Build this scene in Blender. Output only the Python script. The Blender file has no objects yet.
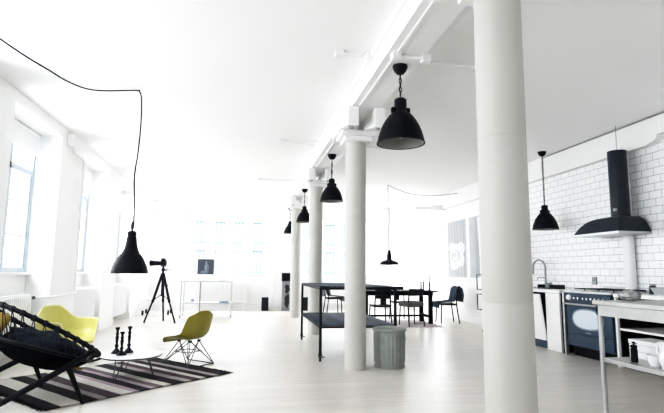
import bpy, bmesh, math, random
from mathutils import Vector, Matrix, noise
random.seed(7)
PI = math.pi
S = bpy.context.scene
COL = S.collection

# ------------------------------------------------------------------ materials
def mat(name, color, rough=0.5, metal=0.0, spec=0.5, bump=0.0, bscale=8.0, var=0.0, vscale=3.0, trans=0.0):
    m = bpy.data.materials.new(name); m.use_nodes = True
    nt = m.node_tree; b = nt.nodes['Principled BSDF']
    b.inputs['Base Color'].default_value = (*color, 1)
    b.inputs['Roughness'].default_value = rough
    b.inputs['Metallic'].default_value = metal
    b.inputs['Specular IOR Level'].default_value = spec
    tc = nt.nodes.new('ShaderNodeTexCoord')
    if var > 0:
        n = nt.nodes.new('ShaderNodeTexNoise'); n.inputs['Scale'].default_value = vscale; n.inputs['Detail'].default_value = 5
        r = nt.nodes.new('ShaderNodeMapRange')
        r.inputs['To Min'].default_value = 1 - var; r.inputs['To Max'].default_value = 1 + var
        mx = nt.nodes.new('ShaderNodeVectorMath'); mx.operation = 'SCALE'
        mx.inputs[0].default_value = color
        nt.links.new(tc.outputs['Object'], n.inputs['Vector'])
        nt.links.new(n.outputs['Fac'], r.inputs['Value'])
        nt.links.new(r.outputs['Result'], mx.inputs['Scale'])
        nt.links.new(mx.outputs['Vector'], b.inputs['Base Color'])
    if bump > 0:
        n2 = nt.nodes.new('ShaderNodeTexNoise'); n2.inputs['Scale'].default_value = bscale; n2.inputs['Detail'].default_value = 4
        bp = nt.nodes.new('ShaderNodeBump'); bp.inputs['Strength'].default_value = bump; bp.inputs['Distance'].default_value = 0.02
        nt.links.new(tc.outputs['Object'], n2.inputs['Vector'])
        nt.links.new(n2.outputs['Fac'], bp.inputs['Height']); nt.links.new(bp.outputs['Normal'], b.inputs['Normal'])
    return m

M = {}
M['ceil'] = mat('ceiling_paint', (.92, .915, .905), .8, bump=.05, bscale=1.5)
M['wall'] = mat('white_plaster', (.88, .88, .87), .7, bump=.25, bscale=5, var=.02)
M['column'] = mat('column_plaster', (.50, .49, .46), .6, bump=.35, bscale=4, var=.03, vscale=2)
M['beam'] = mat('beam_paint', (.84, .84, .83), .6, bump=.12, bscale=6)
M['black'] = mat('black_enamel', (.002, .0035, .007), .5, spec=.12)
M['blackmetal'] = mat('black_steel', (.004, .006, .010), .5, spec=.2)
M['blackwood'] = mat('black_wood', (.0025, .004, .0065), .55, spec=.14, bump=.1, bscale=40)
M['seatcord'] = mat('black_woven_cord', (.003, .004, .006), .9, spec=.05, bump=1, bscale=60)
M['cord'] = mat('black_cord', (.012, .016, .024), .7, spec=.2)
M['lining'] = mat('lamp_lining', (.25, .25, .235), .5)
M['deskmetal'] = mat('desk_metal', (.50, .51, .52), .5)
M['bulb'] = mat('bulb_glass', (.85, .85, .82), .2)
M['yellow'] = mat('yellow_fibreglass', (.56, .525, .17), .33, var=.06, vscale=6)
M['olive'] = mat('shaded_yellow_fibreglass', (.30, .255, .03), .3, var=.06, vscale=6)  # yellow shell darkened to olive, the shade on its outer side in the colour
M['rim'] = mat('rim_highlight', (.8, .78, .5), .4)  # paler than the shell: paints the highlight along the armchair edge
M['mustard'] = mat('mustard_cloth', (.20, .13, .012), .9, bump=.3, bscale=60)
M['wool'] = mat('dark_wool', (.012, .018, .027), .95, spec=.1, bump=1.0, bscale=45, var=.6, vscale=30)
M['white'] = mat('white_paint', (.86, .86, .86), .4)
M['whitegloss'] = mat('white_lacquer', (.94, .94, .94), .2)
M['radiator'] = mat('radiator_enamel', (.84, .84, .84), .4)
M['steel'] = mat('brushed_steel', (.52, .53, .54), .32, metal=.9, var=.06, vscale=20)
M['steeltop'] = mat('worn_steel', (.50, .50, .49), .42, metal=.75, var=.12, vscale=9)
M['chrome'] = mat('chrome', (.75, .77, .8), .12, metal=1)
M['zinc'] = mat('galvanized_zinc', (.30, .32, .30), .5, metal=.45, var=.25, vscale=14)
M['navy'] = mat('range_enamel', (.020, .045, .085), .28, spec=.4)
M['navydark'] = mat('dark_enamel', (.004, .010, .020), .35, spec=.3)
M['darkin'] = mat('dark_interior', (.004, .005, .007), .7, spec=.1)
M['blueenamel'] = mat('pale_blue_enamel', (.22, .29, .36), .3)
M['ovenglass'] = mat('oven_window', (.62, .68, .74), .12)
M['counter'] = mat('counter_stone', (.92, .92, .91), .3)
M['candle'] = mat('candle_wax', (.30, .30, .30), .5)
M['greyfur'] = mat('grey_fleece', (.12, .13, .14), .95, bump=.8, bscale=50, var=.5, vscale=25)
M['bluefur'] = mat('blue_grey_fleece', (.035, .055, .085), .95, bump=1, bscale=50, var=.7, vscale=22)
M['greyseat'] = mat('grey_seat', (.09, .09, .087), .7, bump=.3, bscale=40)
M['ceramic'] = mat('white_ceramic', (.86, .87, .88), .18)
M['rubber'] = mat('rubber', (.012, .012, .013), .7)
M['gunmetal'] = mat('dark_wire', (.03, .035, .045), .35, metal=.5)
M['greymetal'] = mat('grey_metal', (.32, .33, .34), .5, metal=.4, var=.3, vscale=12)
M['facade'] = mat('pale_facade', (.86, .86, .85), .9)
M['facadewin'] = mat('facade_glass', (.19, .29, .37), .6)
M['street'] = mat('street_paving', (.6, .6, .6), .9)
M['foil'] = mat('crumpled_foil', (.5, .5, .5), .3, metal=.85, bump=1, bscale=40, var=.6, vscale=30)
M['pink'] = mat('pale_rug_cloth', (.50, .45, .47), .95, bump=.3, bscale=40, var=.15, vscale=6)
M['screenbody'] = mat('computer_case', (.78, .79, .8), .35)
M['booklet'] = mat('paper', (.62, .63, .66), .8)
M['bluegrey'] = mat('blue_paper', (.22, .27, .36), .8)

def node_mat(name):
    m = bpy.data.materials.new(name); m.use_nodes = True
    return m, m.node_tree, m.node_tree.nodes['Principled BSDF']

# floor: bleached boards running across the room
def floor_mat():
    m, nt, b = node_mat('bleached_floorboards')
    tc = nt.nodes.new('ShaderNodeTexCoord')
    br = nt.nodes.new('ShaderNodeTexBrick')
    br.inputs['Scale'].default_value = 1; br.inputs['Brick Width'].default_value = 2.4; br.inputs['Row Height'].default_value = .16
    br.inputs['Mortar Size'].default_value = .0025; br.offset = .37
    br.inputs['Color1'].default_value = (.64, .61, .57, 1); br.inputs['Color2'].default_value = (.58, .55, .505, 1)
    br.inputs['Mortar'].default_value = (.47, .44, .40, 1)
    mp = nt.nodes.new('ShaderNodeMapping'); mp.inputs['Scale'].default_value = (1.2, 14, 1)
    n = nt.nodes.new('ShaderNodeTexNoise'); n.inputs['Scale'].default_value = 1.3; n.inputs['Detail'].default_value = 6; n.inputs['Roughness'].default_value = .65
    rr = nt.nodes.new('ShaderNodeMapRange'); rr.inputs['From Min'].default_value = .3; rr.inputs['From Max'].default_value = .7
    rr.inputs['To Min'].default_value = .86; rr.inputs['To Max'].default_value = 1.10
    mul = nt.nodes.new('ShaderNodeVectorMath'); mul.operation = 'SCALE'
    L = nt.links.new
    L(tc.outputs['Object'], br.inputs['Vector']); L(tc.outputs['Object'], mp.inputs['Vector']); L(mp.outputs['Vector'], n.inputs['Vector'])
    L(n.outputs['Fac'], rr.inputs['Value']); L(br.outputs['Color'], mul.inputs[0]); L(rr.outputs['Result'], mul.inputs['Scale'])
    L(mul.outputs['Vector'], b.inputs['Base Color'])
    r2 = nt.nodes.new('ShaderNodeMapRange'); r2.inputs['To Min'].default_value = .22; r2.inputs['To Max'].default_value = .42
    L(n.outputs['Fac'], r2.inputs['Value']); L(r2.outputs['Result'], b.inputs['Roughness'])
    bp = nt.nodes.new('ShaderNodeBump'); bp.inputs['Strength'].default_value = .15; bp.inputs['Distance'].default_value = .004
    L(n.outputs['Fac'], bp.inputs['Height']); L(bp.outputs['Normal'], b.inputs['Normal'])
    b.inputs['Specular IOR Level'].default_value = .45
    return m
M['floor'] = floor_mat()

def tile_mat():
    m, nt, b = node_mat('white_metro_tiles')
    L = nt.links.new
    tc = nt.nodes.new('ShaderNodeTexCoord'); sp = nt.nodes.new('ShaderNodeSeparateXYZ'); cb = nt.nodes.new('ShaderNodeCombineXYZ')
    L(tc.outputs['Object'], sp.inputs[0]); L(sp.outputs['Y'], cb.inputs['X']); L(sp.outputs['Z'], cb.inputs['Y'])
    br = nt.nodes.new('ShaderNodeTexBrick'); br.inputs['Scale'].default_value = 1
    br.inputs['Brick Width'].default_value = .206; br.inputs['Row Height'].default_value = .1035; br.inputs['Mortar Size'].default_value = .0045
    br.inputs['Mortar Smooth'].default_value = .1
    br.inputs['Color1'].default_value = (.93, .935, .94, 1); br.inputs['Color2'].default_value = (.88, .885, .89, 1)
    br.inputs['Mortar'].default_value = (.46, .48, .50, 1)
    L(cb.outputs[0], br.inputs['Vector']); L(br.outputs['Color'], b.inputs['Base Color'])
    b.inputs['Roughness'].default_value = .22
    bp = nt.nodes.new('ShaderNodeBump'); bp.invert = True; bp.inputs['Strength'].default_value = .4; bp.inputs['Distance'].default_value = .004
    L(br.outputs['Fac'], bp.inputs['Height']); L(bp.outputs['Normal'], b.inputs['Normal'])
    return m
M['tile'] = tile_mat()

def ramp_mat(name, axis, length, stops, rough=.95, noise_amt=.25, vscale=18):
    """hard colour bands along one object axis (0..length)"""
    m, nt, b = node_mat(name); L = nt.links.new
    tc = nt.nodes.new('ShaderNodeTexCoord'); sp = nt.nodes.new('ShaderNodeSeparateXYZ'); L(tc.outputs['Object'], sp.inputs[0])
    d = nt.nodes.new('ShaderNodeMath'); d.operation = 'DIVIDE'; d.inputs[1].default_value = length; L(sp.outputs[axis], d.inputs[0])
    cr = nt.nodes.new('ShaderNodeValToRGB'); cr.color_ramp.interpolation = 'CONSTANT'
    e = cr.color_ramp.elements
    e[0].position = 0; e[0].color = (*stops[0][1], 1); e[1].position = stops[1][0]; e[1].color = (*stops[1][1], 1)
    for p, c in stops[2:]:
        x = e.new(p); x.color = (*c, 1)
    L(d.outputs[0], cr.inputs[0])
    mp = nt.nodes.new('ShaderNodeMapping'); mp.inputs['Scale'].default_value = (6, 1, 1) if axis == 'X' else (1, 6, 1)
    n = nt.nodes.new('ShaderNodeTexNoise'); n.inputs['Scale'].default_value = vscale; n.inputs['Detail'].default_value = 4
    L(tc.outputs['Object'], mp.inputs[0]); L(mp.outputs[0], n.inputs['Vector'])
    rr = nt.nodes.new('ShaderNodeMapRange'); rr.inputs['To Min'].default_value = 1 - noise_amt; rr.inputs['To Max'].default_value = 1 + noise_amt
    L(n.outputs['Fac'], rr.inputs['Value'])
    mul = nt.nodes.new('ShaderNodeVectorMath'); mul.operation = 'SCALE'; L(cr.outputs[0], mul.inputs[0]); L(rr.outputs[0], mul.inputs['Scale'])
    L(mul.outputs[0], b.inputs['Base Color']); b.inputs['Roughness'].default_value = rough; b.inputs['Specular IOR Level'].default_value = .1
    return m
CR = (.46, .44, .41); GR = (.27, .25, .245); DK = (.016, .013, .016); PL = (.055, .040, .047); PK = (.30, .25, .27); MD = (.11, .09, .098)
M['rug'] = ramp_mat('striped_rag_rug', 'X', 1.96, [(0, DK), (.06, CR), (.15, DK), (.225, GR), (.265, PL), (.335, CR), (.395, PK), (.43, DK), (.49, PK), (.52, MD),
      (.565, CR), (.61, DK), (.69, GR), (.735, PL), (.79, CR), (.83, DK), (.885, GR), (.925, DK)])
M['streakshelf'] = ramp_mat('reflection_streaked_boards', 'X', 1.04, [(0, (.020, .034, .06)), (.1, (.032, .05, .085)), (.22, (.016, .028, .05)), (.36, (.05, .07, .11)), (.5, (.018, .03, .054)),
      (.62, (.04, .06, .10)), (.76, (.016, .028, .05)), (.88, (.045, .064, .10))], rough=.55, noise_amt=.6, vscale=6)  # lighter bands paint reflected streaks into the textured blue of the boards

def glass_mat():
    m = bpy.data.materials.new('window_glass'); m.use_nodes = True; nt = m.node_tree
    nt.nodes.remove(nt.nodes['Principled BSDF'])
    t = nt.nodes.new('ShaderNodeBsdfTransparent'); t.inputs[0].default_value = (.97, .985, 1, 1)
    g = nt.nodes.new('ShaderNodeBsdfGlossy'); g.inputs['Roughness'].default_value = .05
    mx = nt.nodes.new('ShaderNodeMixShader'); mx.inputs[0].default_value = .06
    nt.links.new(t.outputs[0], mx.inputs[1]); nt.links.new(g.outputs[0], mx.inputs[2])
    nt.links.new(mx.outputs[0], nt.nodes['Material Output'].inputs[0])
    return m
M['glass'] = glass_mat()

def screen_mat():
    m, nt, b = node_mat('lit_screen')
    b.inputs['Base Color'].default_value = (.05, .06, .08, 1); b.inputs['Roughness'].default_value = .2
    return m
M['screen'] = mat('screen_dark', (.055, .065, .09), .25, var=.35, vscale=5)
M['screenfig'] = mat('screen_pale', (.17, .20, .25), .3)
M['print_grey'] = mat('print_grey', (.50, .51, .53), .7, var=.25, vscale=4)
M['print_dark'] = mat('print_mid', (.40, .415, .44), .7, var=.15, vscale=5)
M['print_light'] = mat('print_light', (.78, .79, .8), .7, var=.06)

# ------------------------------------------------------------------ mesh builder
class B:
    def __init__(s): s.bm = bmesh.new()
    def box(s, x0, x1, y0, y1, z0, z1, rot=None):
        vs = [Vector((x, y, z)) for z in (z0, z1) for y in (y0, y1) for x in (x0, x1)]
        if rot is not None:
            c = Vector(((x0+x1)/2, (y0+y1)/2, (z0+z1)/2)); vs = [c + rot @ (v-c) for v in vs]
        v = [s.bm.verts.new(p) for p in vs]
        for f in ((0, 2, 3, 1), (4, 5, 7, 6), (0, 1, 5, 4), (2, 6, 7, 3), (0, 4, 6, 2), (1, 3, 7, 5)): s.bm.faces.new([v[i] for i in f])
        return s
    def prism(s, pts, off):
        """polygon pts (3d) extruded by the vector off"""
        off = Vector(off); a = [s.bm.verts.new(Vector(p)) for p in pts]; b = [s.bm.verts.new(Vector(p)+off) for p in pts]
        n = len(pts); s.bm.faces.new(a[::-1]); s.bm.faces.new(b)
        for i in range(n): s.bm.faces.new((a[i], a[(i+1) % n], b[(i+1) % n], b[i]))
        return s
    def tube(s, pts, r, n=8, closed=False, cap=True):
        pts = [Vector(p) for p in pts]; N = len(pts)
        rs = r if isinstance(r, (list, tuple)) else [r]*N
        rings = []; prev = None
        for i, p in enumerate(pts):
            if closed: t = pts[(i+1) % N]-pts[i-1]
            else: t = pts[min(i+1, N-1)]-pts[max(i-1, 0)]
            if t.length < 1e-9: t = Vector((0, 0, 1))
            t.normalize()
            if prev is None:
                a = Vector((0, 0, 1)) if abs(t.z) < .9 else Vector((1, 0, 0)); u = (a-t*a.dot(t)).normalized()
            else:
                u = prev-t*prev.dot(t); u = u.normalized() if u.length > 1e-6 else t.orthogonal().normalized()
            prev = u; w = t.cross(u)
            rings.append([s.bm.verts.new(p+(u*math.cos(2*PI*k/n)+w*math.sin(2*PI*k/n))*rs[i]) for k in range(n)])
        m = N if closed else N-1
        for i in range(m):
            A = rings[i]; C = rings[(i+1) % N]
            for k in range(n): s.bm.faces.new((A[k], A[(k+1) % n], C[(k+1) % n], C[k]))
        if cap and not closed: s.bm.faces.new(rings[0][::-1]); s.bm.faces.new(rings[-1])
        return s
    def lathe(s, prof, c=(0, 0, 0), n=32, capa=False, capb=False):
        c = Vector(c); rings = []
        for r, z in prof:
            rings.append([s.bm.verts.new(c+Vector((r*math.cos(2*PI*k/n), r*math.sin(2*PI*k/n), z))) for k in range(n)])
        for A, C in zip(rings, rings[1:]):
            for k in range(n): s.bm.faces.new((A[k], A[(k+1) % n], C[(k+1) % n], C[k]))
        if capa: s.bm.faces.new(rings[0][::-1])
        if capb: s.bm.faces.new(rings[-1])
        return s
    def grid(s, f, nu, nv, wrapv=False):
        g = [[s.bm.verts.new(Vector(f(i/nu, j/nv))) for j in range(nv if wrapv else nv+1)] for i in range(nu+1)]
        W = len(g[0])
        for i in range(nu):
            for j in range(nv): s.bm.faces.new((g[i][j], g[i+1][j], g[i+1][(j+1) % W], g[i][(j+1) % W]))
        return s
    def ell(s, c, rx, ry, rz, n=24, m=14, lump=0, ls=3, rot=None, pw=1):
        c = Vector(c)
        def f(a, b):
            th = PI*min(max(a, .002), .998); ph = 2*PI*b
            sg = lambda v: math.copysign(abs(v)**pw, v)
            v = Vector((rx*sg(math.sin(th)*math.cos(ph)), ry*sg(math.sin(th)*math.sin(ph)), rz*sg(math.cos(th))))
            if lump: v += v.normalized()*lump*noise.noise(v*ls*3+Vector((3, 1, 7)))
            if rot is not None: v = rot @ v
            return c+v
        s.grid(f, m, n, True); return s
    def build(s, name, m, parent=None, smooth=35, bevel=0, solid=0, subd=0):
        bmesh.ops.recalc_face_normals(s.bm, faces=s.bm.faces[:])
        me = bpy.data.meshes.new(name); s.bm.to_mesh(me); s.bm.free()
        if smooth:
            me.polygons.foreach_set('use_smooth', [True]*len(me.polygons)); me.set_sharp_from_angle(angle=math.radians(smooth))
        me.materials.append(M[m] if isinstance(m, str) else m)
        o = bpy.data.objects.new(name, me); COL.objects.link(o)
        if parent: o.parent = parent
        if solid:
            d = o.modifiers.new('thickness', 'SOLIDIFY'); d.thickness = solid; d.offset = 0
        if bevel:
            d = o.modifiers.new('edges', 'BEVEL'); d.width = bevel; d.segments = 2; d.limit_method = 'ANGLE'
        if subd:
            d = o.modifiers.new('smooth', 'SUBSURF'); d.levels = subd; d.render_levels = subd
        return o

def tag(o, label=None, cat=None, group=None, kind=None):
    if label: o['label'] = label
    if cat: o['category'] = cat
    if group: o['group'] = group
    if kind: o['kind'] = kind
    return o
def thing(name, label, cat, loc=(0, 0, 0), rz=0, group=None):
    o = bpy.data.objects.new(name, None); COL.objects.link(o); o.location = loc; o.rotation_euler = (0, 0, rz)
    o.empty_display_size = .1
    return tag(o, label, cat, group)
def struct(o): return tag(o, kind='structure')
def copy_tree(o, parent=None):
    c = o.copy(); COL.objects.link(c)
    if parent: c.parent = parent
    for ch in list(o.children): copy_tree(ch, c)
    return c
def again(o, label, loc, rz=None):
    c = copy_tree(o); c.location = loc; c['label'] = label
    if rz is not None: c.rotation_euler = (0, 0, rz)
    return c
def R(deg): return math.radians(deg)

# ------------------------------------------------------------------ room shell
ZC = 3.25; XL = -2.68; XR = 5.40; YF = 15.4; YB = -4.2; XG = -3.06
struct(B().box(XL-.6, XR+.3, YB-.3, YF+.4, -.12, 0).build('floor', 'floor', smooth=0))
struct(B().box(XL-.6, XR+.3, YB-.3, YF+.4, ZC, ZC+.15).build('ceiling', 'ceil', smooth=0))

# left wall: deep bays with tall windows, period 2.6 m
WIN = [(6.15+2.6*k, 7.70+2.6*k) for k in range(-2, 4)]
WIN[-1] = (13.95, 15.1)
w = B(); edges = [YB-.3]
for a, b in WIN: edges += [a, b]
edges.append(YF+.3)
for i in range(0, len(edges), 2): w.box(XG-.22, XL, edges[i], edges[i+1], 0, ZC)
for a, b in WIN:
    w.box(XG-.22, XG+.05, a, b, 0, 1.08)          # parapet
    w.box(XG-.22, XL, a, b, 3.10, ZC)             # head
struct(w.build('wall_left', 'wall', smooth=0))

def window(name, axis, a, b, z0, z1, pos, nmul, slim=False):
    """a glazed casement window in a wall; axis 'Y' = window runs along Y at X=pos, 'X' = runs along X at Y=pos"""
    root = bpy.data.objects.new(name, None); COL.objects.link(root); root['kind'] = 'structure'
    def bx(bb, u0, u1, t0, t1, za, zb):
        if axis == 'Y': bb.box(pos+t0, pos+t1, u0, u1, za, zb)
        else: bb.box(u0, u1, pos+t0, pos+t1, za, zb)
    f = B()
    bx(f, a, a+.06, -.04, .04, z0, z1); bx(f, b-.06, b, -.04, .04, z0, z1)
    bx(f, a+.06, b-.06, -.04, .04, z0, z0+.06); bx(f, a+.06, b-.06, -.04, .04, z1-.06, z1)
    zt = z0+(z1-z0)*.70
    if slim:
        u = (a+b)/2; bx(f, u-.02, u+.02, -.03, .03, z0+.06, z1-.06); nmul = 0
    else: bx(f, a+.06, b-.06, -.045, .045, zt-.04, zt+.04)
    for k in range(1, nmul):
        u = a+(b-a)*k/nmul; bx(f, u-.05, u+.05, -.045, .045, z0, z1)
    for k in range(nmul):
        u0 = a+(b-a)*k/nmul; u1 = a+(b-a)*(k+1)/nmul
        for zz in (z0+(zt-z0)*.36, z0+(zt-z0)*.68): bx(f, u0, u1, -.012, .012, zz-.012, zz+.012)
        bx(f, u0+.05, u0+.10, -.03, .03, z0+.06, zt-.04); bx(f, u1-.10, u1-.05, -.03, .03, z0+.06, zt-.04)
    struct(f.build('window_frame', 'white' if slim else 'winframe', root, smooth=0))
    g = B(); bx(g, a+.05, b-.05, -.004, .004, z0+.05, z1-.05); struct(g.build('window_pane', 'glass', root, smooth=0))
    s = B(); d = .10 if axis == 'Y' else -.14
    bx(s, a, b, min(0, d)+.0, max(0, d), z0-.04, z0); struct(s.build('window_sill', 'white', root, smooth=0))
    return root
M['winframe'] = mat('window_frame_paint', (.42, .48, .54), .45)
for i, (a, b) in enumerate(WIN):
    window('window_%d' % (i+1), 'Y', a, b, 1.11, 3.10, XG, 2)
    if i in (2, 3, 4):
        bl = B(); n = 12
        bl.box(XG+.06, XG+.075, a+.03, b-.03, 2.80, 3.08); bl.tube([(XG+.07, a+.03, 3.065), (XG+.07, b-.03, 3.065)], .03, 10)
        bl.box(XG+.055, XG+.08, a+.03, b-.03, 2.785, 2.805)
        tag(bl.build('roller_blind', 'white'), ['white roller blind half lowered over the tall window in the bay beside the yellow armchair',
             'white roller blind in the second window bay, beyond the vertical wall pipe', 'white roller blind in the third window bay behind the hanging bell lamp'][i-2], 'blind')

# far wall with two wide window openings
w = B(); FW = [(-1.75, .72), (1.95, 4.25)]; ZS = 1.02; ZH = 2.86
ed = [XL-.6, FW[0][0], FW[0][1], FW[1][0], FW[1][1], XR+.3]
for i in (0, 2, 4): w.box(ed[i], ed[i+1], YF, YF+.35, 0, ZC)
for a, b in FW: w.box(a, b, YF, YF+.35, 0, ZS); w.box(a, b, YF, YF+.35, ZH, ZC)
struct(w.build('wall_far', 'wall', smooth=0))
window('window_7', 'X', FW[0][0], FW[0][1], ZS, ZH, YF+.25, 2, slim=True)
window('window_8', 'X', FW[1][0], FW[1][1], ZS, ZH, YF+.25, 2, slim=True)
struct(B().box(-2.35, -2.1, YF-.10, YF, 0, ZC).build('trim_1', 'wall', smooth=0))
struct(B().box(4.62, 4.86, YF-.34, YF, 0, ZC).build('trim_2', 'wall', smooth=0))

# right wall: plain part with a side window, tiled kitchen part
w = B(); SW = (12.95, 15.0)
w.box(XR, XR+.3, 9.3, SW[0], 0, ZC); w.box(XR, XR+.3, SW[1], YF+.3, 0, ZC)
w.box(XR, XR+.3, *SW, 0, .35); w.box(XR, XR+.3, *SW, 2.9, ZC)
struct(w.build('wall_right', 'wall', smooth=0))
r = window('window_9', 'Y', SW[0], SW[1], .35, 2.9, XR+.2, 2, slim=True)
struct(B().box(XR, XR+.3, YB-.3, 9.3, 0, ZC).build('wall_kitchen', 'tile', smooth=0))
w = B(); BW = [(-1.9, .6), (1.6, 4.2)]  # unseen back wall; its two windows are added to let in fill light
eb = [XL-.6, BW[0][0], BW[0][1], BW[1][0], BW[1][1], XR+.3]
for i in (0, 2, 4): w.box(eb[i], eb[i+1], YB-.3, YB, 0, ZC)
for a, b in BW: w.box(a, b, YB-.3, YB, 0, ZS); w.box(a, b, YB-.3, YB, ZH, ZC)
struct(w.build('wall_back', 'wall', smooth=0))
window('window_10', 'X', *BW[0], ZS, ZH, YB-.2, 2); window('window_11', 'X', *BW[1], ZS, ZH, YB-.2, 2)

# baseboards
struct(B().box(XL-.3, FW[1][1]+.3, YF-.02, YF-.001, 0, .14).build('baseboard_far', 'white', smooth=0))
bb = B()
for i in range(2, len(edges)-1, 2): bb.box(XL-.002, XL+.018, edges[i], min(edges[i+1], YF-.03), 0, .12)
struct(bb.build('baseboard_left', 'white', smooth=0))
struct(B().box(XR-.02, XR-.001, 9.9, 12.95, 0, .12).build('baseboard_right', 'white', smooth=0))

# kitchen soffit along the right wall with a curved corbel
s = B(); s.box(5.28, XR, YB, 12.7, 2.99, ZC)
pts = [(5.28, 12.7, 2.88), (5.28, 12.7, 2.99), (5.28, 5.45, 2.99)]
for k in range(9):
    t = k/8*PI/2; pts.append((5.28, 5.45+.11*(1-math.cos(t)), 2.99-.085*math.sin(t)))
pts += [(5.28, 5.62, 2.88)]
s.prism(pts, (XR-5.28, 0, 0))
struct(s.build('trim_3', 'beam', smooth=0))
struct(B().tube([(5.268, 3.0, 3.235), (5.268, 7.9, 3.235)], .010, 8).build('trim_4', 'greymetal'))
# bracket / header where the soffit ends by the posters
struct(B().box(5.0, 5.40, 12.55, 12.8, 2.84, 2.99).box(4.55, 5.0, 12.62, 12.76, 2.86, 2.94).build('trim_5', 'beam', smooth=0, bevel=.01))

# ceiling beam: plaster-covered girder with a sloping right flank
prof = [(1.173, 0, ZC), (1.173, 0, 3.037), (1.503, 0, 3.037), (1.73, 0, ZC)]
bm_ = B().prism([(p[0], YB, p[2]) for p in prof], (0, YF-YB, 0))
bm_.box(1.245, 1.275, YB, YF, 3.026, 3.04)
bm_.box(1.14, 1.174, YB, YF, 3.20, ZC)
struct(bm_.build('trim_6', 'beam', smooth=0))

# columns
CY = [2.5, 6.0, 9.41, 12.81]
CLAB = ['thick round white plaster column between the steel kitchen table and the dining area',
        'round white column rising beside the ribbed metal bin',
        'round white column behind the left end of the black wheeled rack',
        'slim far white column beside the tall grey stand with black top']
col0 = None
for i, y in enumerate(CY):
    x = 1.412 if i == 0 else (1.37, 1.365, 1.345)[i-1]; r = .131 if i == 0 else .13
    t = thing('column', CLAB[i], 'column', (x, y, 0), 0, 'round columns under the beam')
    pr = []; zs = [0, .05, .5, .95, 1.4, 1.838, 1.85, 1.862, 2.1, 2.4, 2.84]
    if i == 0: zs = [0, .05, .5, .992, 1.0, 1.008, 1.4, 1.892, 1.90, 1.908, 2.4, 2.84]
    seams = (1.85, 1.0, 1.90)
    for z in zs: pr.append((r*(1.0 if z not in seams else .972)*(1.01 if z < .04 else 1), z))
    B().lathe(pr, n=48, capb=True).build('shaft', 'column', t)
    B().box(-.215, .215, -.2, .2, 2.84, 2.90).box(-.17, .17, -.16, .16, 2.78, 2.84).build('capital_plate', 'beam', t, smooth=0, bevel=.006)
    for sx in (-1, 1):
        xx = 1.337-x+sx*.155; c = B()
        pts = [(xx-.062, -.71, 3.03), (xx-.062, -.71, 2.80), (xx-.062, -.2, 2.90), (xx-.062, .2, 2.90), (xx-.062, .30, 2.87), (xx-.062, .30, 3.03)]
        c.prism(pts, (.124, 0, 0)); k = c.build('bracket', 'beam', t, smooth=0, bevel=.005)
        B().lathe([(.0, -.03), (.028, -.025), (.028, 0)], (xx, -.60, 2.82), 8).build('bolt', 'greymetal', k)

# conduits across the ceiling
def conduit(label, y, parts):
    t = thing('ceiling_conduit', label, 'conduit', (0, y, 0), 0, 'electrical conduits crossing the beam')
    for (x0, x1, z, dy) in parts:
        B().tube([(x0, dy, z), (x1, dy, z)], .018, 8).build('tube', 'beam', t)
        for x in (x0, x1): B().box(x-.04, x+.04, dy-.035, dy+.035, z-.03, z+.03).build('junction_box', 'beam', t, smooth=0, bevel=.004)
    return t
conduit('white electrical conduit crossing the ceiling beam just above the biggest black pendant', 4.40, [(.84, 1.13, 3.215, 0), (1.25, 1.52, 3.01, -.48), (1.62, 2.25, 3.20, 0)])
conduit('thin white conduit crossing the ceiling at the top of the column by the metal bin', 7.75, [(.56, 1.13, 3.215, 0), (1.78, 2.2, 3.215, 0)])
conduit('far white conduit on the ceiling left of the beam, above the hanging row of pendants', 11.1, [(.33, 1.1, 3.215, 0)])

# pipes on the left wall
p = B(); p.tube([(XL+.06, 7.95, 3.16), (XL+.06, 7.95, 3.02), (XL+.06, 8.05, 2.96), (XL+.06, 8.5, 2.94), (XL+.06, 8.56, 2.88), (XL+.06, 8.56, .80)], .022, 10)
p.box(XL, XL+.1, 7.90, 8.0, 3.02, 3.2)
tag(p.build('wall_pipe', 'radiator'), 'white painted pipe running down the pier between the first two window bays', 'pipe')

# ------------------------------------------------------------------ radiators
def radiator(label, axis, a, b, z0, z1, pos, d=.09):
    root = thing('radiator', label, 'radiator', (0, 0, 0), 0, 'white radiators under the windows')
    f = B(); n = int((b-a)/.055)
    def bx(u0, u1, t0, t1, za, zb):
        if axis == 'Y': f.box(pos+t0, pos+t1, u0, u1, za, zb)
        else: f.box(u0, u1, pos+t0, pos+t1, za, zb)
    for k in range(n):
        u = a+(b-a)*(k+.5)/n; bx(u-.02, u+.02, 0, d, z0+.03, z1-.03)
    bx(a, b, .02, d-.02, z1-.06, z1); bx(a, b, .02, d-.02, z0, z0+.06)
    f.build('radiator_body', 'radiator', root, smooth=0, bevel=.004)
    for u in (a+.1, b-.1):
        g = B()
        if axis == 'Y': g.tube([(pos+d/2, u, 0), (pos+d/2, u, z0+.05)], .016, 8)
        else: g.tube([(u, pos+d/2, 0), (u, pos+d/2, z0+.05)], .016, 8)
        g.build('foot_pipe', 'radiator', root)
    return root
ra = radiator('white ribbed radiator behind the rope hoop chair', 'Y', 6.25, 7.40, .14, .82, XG+.14, .13)
hp_ = thing('heating_pipe', 'horizontal white heating pipe with dark valve crossing the pier behind the yellow armchair', 'pipe', (0, 0, 0))
v = B().tube([(XG+.22, 7.42, .76), (XG+.22, 7.50, .76)], .028, 12).tube([(XG+.22, 7.50, .76), (XG+.22, 7.62, .76)], .02, 12); v.build('valve', 'rubber', hp_)
B().tube([(XG+.22, 7.60, .76), (XL+.05, 7.72, .77), (XL+.05, 8.70, .78), (XG+.25, 8.85, .78)], .016, 8).build('pipe_run', 'radiator', hp_)
radiator('short white radiator in the second window bay beyond the wall pipe', 'Y', 8.85, 10.1, .14, .84, XG+.2, .15)
radiator('low white radiator in the third window bay behind the hanging bell lamp', 'Y', 11.5, 12.7, .14, .84, XG+.2, .15)
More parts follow.
